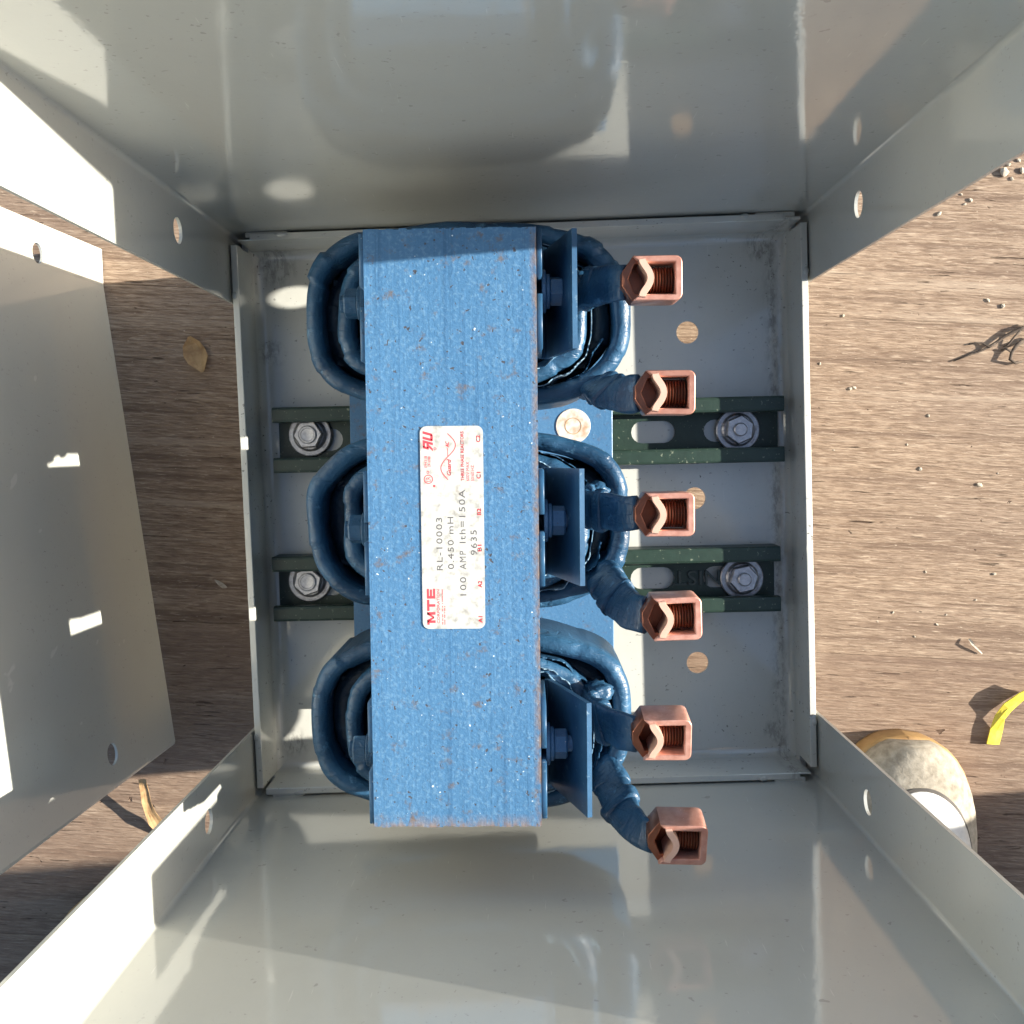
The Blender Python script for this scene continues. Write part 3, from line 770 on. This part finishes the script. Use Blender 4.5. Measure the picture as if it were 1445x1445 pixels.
# ================================================================== PERSON taking the picture, bent over the cabinet (only the shoes show)
person = empty('person', (0, -.62, GZ)); tag(person, 'person in tan sneakers bending over the cabinet, feet on either side of it', 'person')
def build_person():
    V, R_, Ed = [], [], []
    def v(p, r, par=None):
        V.append(Vector(p) - Vector(person.location)); R_.append(r)
        if par is not None: Ed.append((par, len(V)-1))
        return len(V)-1
    pel = v((0, -.80, .72), .135); mid = v((0, -.62, .90), .125, pel); ch = v((0, -.42, 1.04), .140, mid)
    nk = v((0, -.27, 1.11), .058, ch); hd0 = v((0, -.21, 1.12), .072, nk); hd1 = v((0, -.13, 1.12), .088, hd0); hd2 = v((0, -.06, 1.10), .070, hd1)
    nose = v((0, -.11, 1.015), .012, hd1)
    for s_, (kx, ky, ax, ay) in ((1, (.33, -.47, .302, -.440)), (-1, (-.30, -.58, -.285, -.545))):
        hp = v((s_*.11, -.76, .66), .095, pel); kn = v((kx, ky, .38), .064, hp); cf = v((ax + .1*(kx-ax), ay - .02, .22), .060, kn); an = v((ax, ay, .02), .046, cf)
        sh = v((s_*.18, -.38, 1.03), .062, ch); el = v((s_*.285, -.13, .87), .043, sh); wr = v((s_*.105, -.045, .745), .030, el)
        pa = v((s_*.085, -.03, .728), .026, wr)
        for q in range(4):
            f0 = v((s_*.078, -.055 + q*.020, .722), .0095, pa); f1 = v((s_*.058, -.056 + q*.021, .712), .0085, f0); v((s_*.040, -.055 + q*.021, .714), .0075, f1)
        t0 = v((s_*.075, -.050, .706), .010, pa); v((s_*.062, -.042, .698), .009, t0)
    me = bpy.data.meshes.new('body'); me.from_pydata(V, Ed, []); o = link('body', me, None, person)
    md = o.modifiers.new('skin', 'SKIN'); md.use_smooth_shade = True
    for i, r in enumerate(R_): me.skin_vertices[0].data[i].radius = (r, r)
    me.skin_vertices[0].data[0].use_root = True
    o.modifiers.new('sub', 'SUBSURF').levels = 1
    dg = bpy.context.evaluated_depsgraph_get(); dg.update()
    m2 = bpy.data.meshes.new_from_object(o.evaluated_get(dg)); o.modifiers.clear(); o.data = m2; bpy.data.meshes.remove(me)
    m2.materials.clear()
    for nm in ('denim', 'jacket', 'skin'): m2.materials.append(M[nm])
    for f in m2.polygons:
        c = f.center + Vector(person.location)
        f.material_index = 2 if (c.y > -.245 and abs(c.x) < .10 and c.z > .95) or (abs(c.x) < .10 and .65 < c.z < .745 and c.y > -.2) else (0 if c.z < .72 and c.y < -.3 else 1)
    m2.shade_smooth()
    bm = bmesh.new(); vv = bmesh.ops.create_icosphere(bm, subdivisions=3, radius=1)['verts']
    for q in vv:
        d = q.co.copy(); q.co = Vector((0, -.135, 1.135)) - Vector(person.location) + Vector((d.x*.088, d.y*.108, d.z*.085))*(1 + .08*mnoise.noise(d*6))
    bm_obj('hair', bm, 'bark', person, smooth=True)
plain('denim', (.03, .045, .075), (.06, .08, .12), 300, .9); plain('jacket', (.05, .05, .055), (.09, .09, .095), 120, .85); plain('skin', (.46, .27, .19), (.55, .34, .25), 60, .5)
build_person()
bm = bmesh.new(); add_box(bm, -.070, -.050, .6905, .070, .026, .6985, .003, 2); bmesh.ops.transform(bm, matrix=Matrix.Translation((0, 0, -.6945)), verts=bm.verts)
tag(bm_obj('smartphone', bm, 'seam', None, (0, 0, .6955)), 'black smartphone held flat above the cabinet', 'smartphone')
def shoe(pos, rz, label):
    root = empty('shoe', pos, rz); root['label'] = label; root.parent = person; root.location = Vector(pos) - Vector(person.location)
    Ls, Wd = .295, .051
    def hw(s):      # half width at distance s behind the toe tip
        f = min(s/.075, 1.0); a = (1 - (1-f)**2.3)**(1/2.3)
        wst = 1 - .22*math.exp(-((s - .17)/.05)**2)
        e = min((Ls - s)/.05, 1); b = math.sqrt(max(1 - (1-e)**2, 0)) if e < 1 else 1
        return Wd*a*wst*max(b, .02) if s > 0 else .0008
    def topz(s):
        if s < .06: return .044 + .030*(s/.06)**.8*.55
        if s < .17: return .0605 + (s-.06)/.11*.036
        return .0965
    S_ = [0, .002, .005, .01, .017, .026, .037, .05, .065, .085, .11, .14, .17, .2, .23, .255, .275, .288, .295]
    bm = bmesh.new()
    add_loft(bm, [[(sx*hw(s)*k, -s + (0.0), z) for sx, k, z in ((-1, .96, .0), (-1, 1.04, .006), (-1, 1.05, .016), (-1, 1.0, .022), (0, 1, .023), (1, 1.0, .022), (1, 1.05, .016), (1, 1.04, .006), (1, .96, .0), (0, 1, 0))] for s in S_])
    bm_obj('sole', bm, 'gum_sole', root, smooth=True)
    def dome(s, a, lift=0):
        h0, h1 = .020, topz(s) + lift; e = .96
        return (math.cos(a)*(hw(s)*e + lift*.6), -s - (.004 if s == 0 else 0)*0, h0 + (h1 - h0)*math.sin(a)**.72 if math.sin(a) > 0 else h0)
    bm = bmesh.new(); na = 22
    add_loft(bm, [[dome(s, PI*i/na) for i in range(na+1)] for s in S_[1:15]], True, True)
    bm_obj('toe_guard', bm, 'suede', root, smooth=True)
    # vamp panel let into the guard, edged by a dark seam
    for nm, mt, gr, lf in (('seam_line', 'seam', .0022, .0006), ('vamp', 'white_leather', 0, .0012)):
        bm = bmesh.new(); rows = []
        SV = [.030 - gr + .165*(i/25)**2 for i in range(26)]
        for s in SV:
            f = min((s - (.030 - gr) + .00005)/.050, 1); half = .95*math.sqrt(max(1 - (1-f)**2, 0))*.86 + (gr*14 if f > .002 else .01)
            row = [dome(s, PI/2 + half*(1 - 2*i/14), lf) for i in range(15)]; rows.append(row + [(x, y, z - .004) for x, y, z in row[::-1]])
        add_loft(bm, rows); bm_obj(nm, bm, mt, root, smooth=True)
    return root
tp = at(1272, 1034, GZ + .015); shoe((tp.x + .003, tp.y - .001, GZ), math.radians(-4), 'tan suede sneaker with white vamp lit by the sun, right of the cabinet')
tp = at(150, 1262, GZ + .02); shoe((tp.x, tp.y, GZ), math.radians(6), 'sneaker in deep shade below the cover panel, left of the cabinet')

# ================================================================== THINGS LYING ON THE DECK
def yellow():
    pts = [(1460, 972), (1440, 984), (1422, 998), (1411, 1012), (1406, 1030), (1401, 1050)]
    hs = [.007, .0075, .007, .005, .0035, .0022]
    P = [at(a, b, GZ + h) for (a, b), h in zip(pts, hs)]
    root = P[-1]; bm = bmesh.new(); secs = []
    for w_, tw in ((.0050, .7), (.0054, .6), (.0050, .35), (.0036, -.25), (.0050, .15), (.0056, .3)):
        secs.append([(u*math.cos(tw) - v*math.sin(tw), u*math.sin(tw) + v*math.cos(tw)) for u, v in ((-w_, .0004), (0, .0011), (w_, .0004), (w_, -.0004), (0, .0003), (-w_, -.0004))])
    sweep(bm, [p - root for p in P], secs)
    o = bm_obj('plastic_strip', bm, 'yellow_plastic', None, root); tag(o, 'bent strip of bright yellow plastic on the deck at the right edge', 'plastic strip')
yellow()
def tube_path(bm, pts, r0, r1, seed=0):
    n_ = len(pts); sweep(bm, pts, [ell(r0 + (r1 - r0)*i/(n_-1), (r0 + (r1 - r0)*i/(n_-1))*.8, 7) for i in range(n_)])
def twig():
    base = at(1405, 483, GZ); bm = bmesh.new()
    def pth(px, hs): return [at(a, b, GZ + h*.5) - base for (a, b), h in zip(px, hs)]
    tube_path(bm, pth([(1460, 460), (1440, 465), (1420, 474), (1402, 485), (1385, 494), (1366, 501), (1346, 510)], [.009, .008, .0065, .005, .0035, .003, .002]), .0017, .0005)
    tube_path(bm, pth([(1404, 484), (1396, 490), (1386, 484), (1376, 483), (1366, 486)], [.005, .0045, .004, .003, .002]), .0012, .0005)
    tube_path(bm, pth([(1450, 478), (1435, 486), (1428, 496), (1424, 508), (1432, 512), (1448, 510)], [.003, .006, .008, .007, .005, .004]), .0018, .0007)
    tube_path(bm, pth([(1428, 496), (1420, 492), (1412, 494)], [.008, .006, .003]), .0011, .0005)
    tube_path(bm, pth([(1440, 468), (1430, 478), (1424, 486), (1416, 490)], [.008, .007, .005, .003]), .0012, .0005)
    for v in bm.verts: v.co = jit(v.co, .0012, 160, 4)
    o = bm_obj('twig', bm, 'bark', None, base, smooth=True); tag(o, 'dark branching twig lying on the sunlit deck at the right edge', 'twig')
twig()
def leaf_strip(name, pix, hs, ws, mat, label, cat, seed):
    P = [at(a, b, GZ + h) for (a, b), h in zip(pix, hs)]; base = P[len(P)//2].copy(); base.z = GZ
    bm = bmesh.new(); rings = []
    for i, p in enumerate(P):
        t = (P[min(i+1, len(P)-1)] - P[max(i-1, 0)]).normalized(); a = t.cross(Vector((0, 0, 1))).normalized(); w_ = ws[i]; q = p - base
        top = [q + a*w_*u + Vector((0, 0, .35*w_*u*u)) for u in (-1, -.5, 0, .5, 1)]
        rings.append(top + [v - Vector((0, 0, .0005)) for v in top[::-1]])
    add_loft(bm, rings)
    for v in bm.verts: v.co = jit(v.co, .0016, 140, seed)
    o = bm_obj(name, bm, mat, None, base, smooth=False); tag(o, label, cat); return o
leaf_strip('dry_leaf', [(268, 476), (272, 486), (276, 498), (281, 508), (287, 526)], [.004, .0025, .002, .0025, .004], [.0012, .0060, .0078, .0076, .0010], 'dry_leaf', 'curled tan dry leaf in the shade between cover panel and cabinet, near the top', 'leaf', 1)
leaf_strip('dry_leaf', [(303, 820), (309, 824), (316, 827), (321, 829)], [.002, .0015, .0015, .002], [.0004, .0020, .0018, .0004], 'pebble', 'tiny pale leaf sliver in the shade beside the cabinet', 'leaf', 2)
leaf_strip('dry_root', [(200, 1100), (204, 1116), (208, 1132), (213, 1146), (221, 1160), (229, 1176)], [.024, .019, .014, .010, .006, .002], [.0022, .0030, .0036, .0040, .0046, .0030], 'dry_leaf', 'dry pale strip of bark sticking up from the deck by the cover panel foot', 'bark strip', 3)
leaf_strip('dry_root', [(1368, 902), (1373, 908), (1378, 914), (1386, 922)], [.003, .004, .003, .0015], [.0007, .0011, .0010, .0005], 'pebble', 'short pale splinter on the sunlit deck above the yellow strip', 'splinter', 5)
pb = bmesh.new(); blob(pb, (0, 0, 0), 1, 1, .8, .55, 3)
for q in pb.verts: q.co *= 1 + .28*mnoise.noise(q.co*3.3 + Vector((5, 2, 8)))
bmesh.ops.recalc_face_normals(pb, faces=pb.faces)
pbm = bpy.data.meshes.new('pebble'); pb.to_mesh(pbm); pb.free(); pbm.materials.append(M['pebble'])
PB = [(320, 513, .0030), (332, 510, .0024), (548, 592, .0024), (486, 676, .0015), (524, 747, .0030), (697, 793, .0034), (540, 1047, .0017), (740, 1053, .0030), (686, 1129, .0018), (445, 1165, .0018),
      (573, 1200, .0018), (508, 1236, .0018), (765, 272, .0034), (722, 255, .0026), (580, 3, .0034), (600, 1172, .0013), (232, 440, .0020), (300, 300, .0020), (272, 692, .0012), (400, 1192, .0011), (750, 760, .0012)]
PB = [(1045 + a/2.065, 300 + b/2.065, r*.58) for a, b, r in PB] + [(1418, 242, .0040), (1412, 222, .0018), (1424, 232, .0020), (1432, 214, .0024), (1438, 226, .0016), (1443, 240, .0026), (1428, 252, .0016), (1405, 238, .0014), (1370, 282, .0018), (1362, 288, .0011), (1357, 274, .0010)]
ORD = 'topmost second third fourth fifth sixth seventh eighth ninth tenth eleventh twelfth thirteenth fourteenth fifteenth sixteenth seventeenth eighteenth nineteenth twentieth lowest'.split()
for i, (px, py, r) in enumerate(PB):
    p = at(px, py, GZ + r*.4); o = link('pebble', pbm, None, None, (p.x, p.y, GZ + r*.22), (0, 0, random.uniform(0, 6)))
    o.scale = (r*random.uniform(.8, 1.2), r*random.uniform(.7, 1), r)
    near = i >= 21
    rk = sorted(q[1] for q in (PB[21:] if near else PB[:21])).index(py)
    tag(o, ('tan pebble in the corner cluster, %s from its top' if near else 'tiny stray pebble on the sunlit deck, %s from the top') % ORD[rk], 'pebble', 'pebbles in the corner cluster' if near else 'stray pebbles on the deck')

# unseen board added on the right to cast the shade along the lower deck
e1 = at(1445, 1117, GZ)
bd = empty('shade_board', (.80, e1.y + (.80 - e1.x)*math.tan(SUN_AZ) - .45, GZ))
tag(bd, 'unseen wooden board added upright at the lower right to shade the deck', 'board')
bm = bmesh.new(); add_box(bm, -.012, -.45, .001, .012, .45, .66, .002); bm_obj('shade_board_sheet', bm, 'wood', bd)
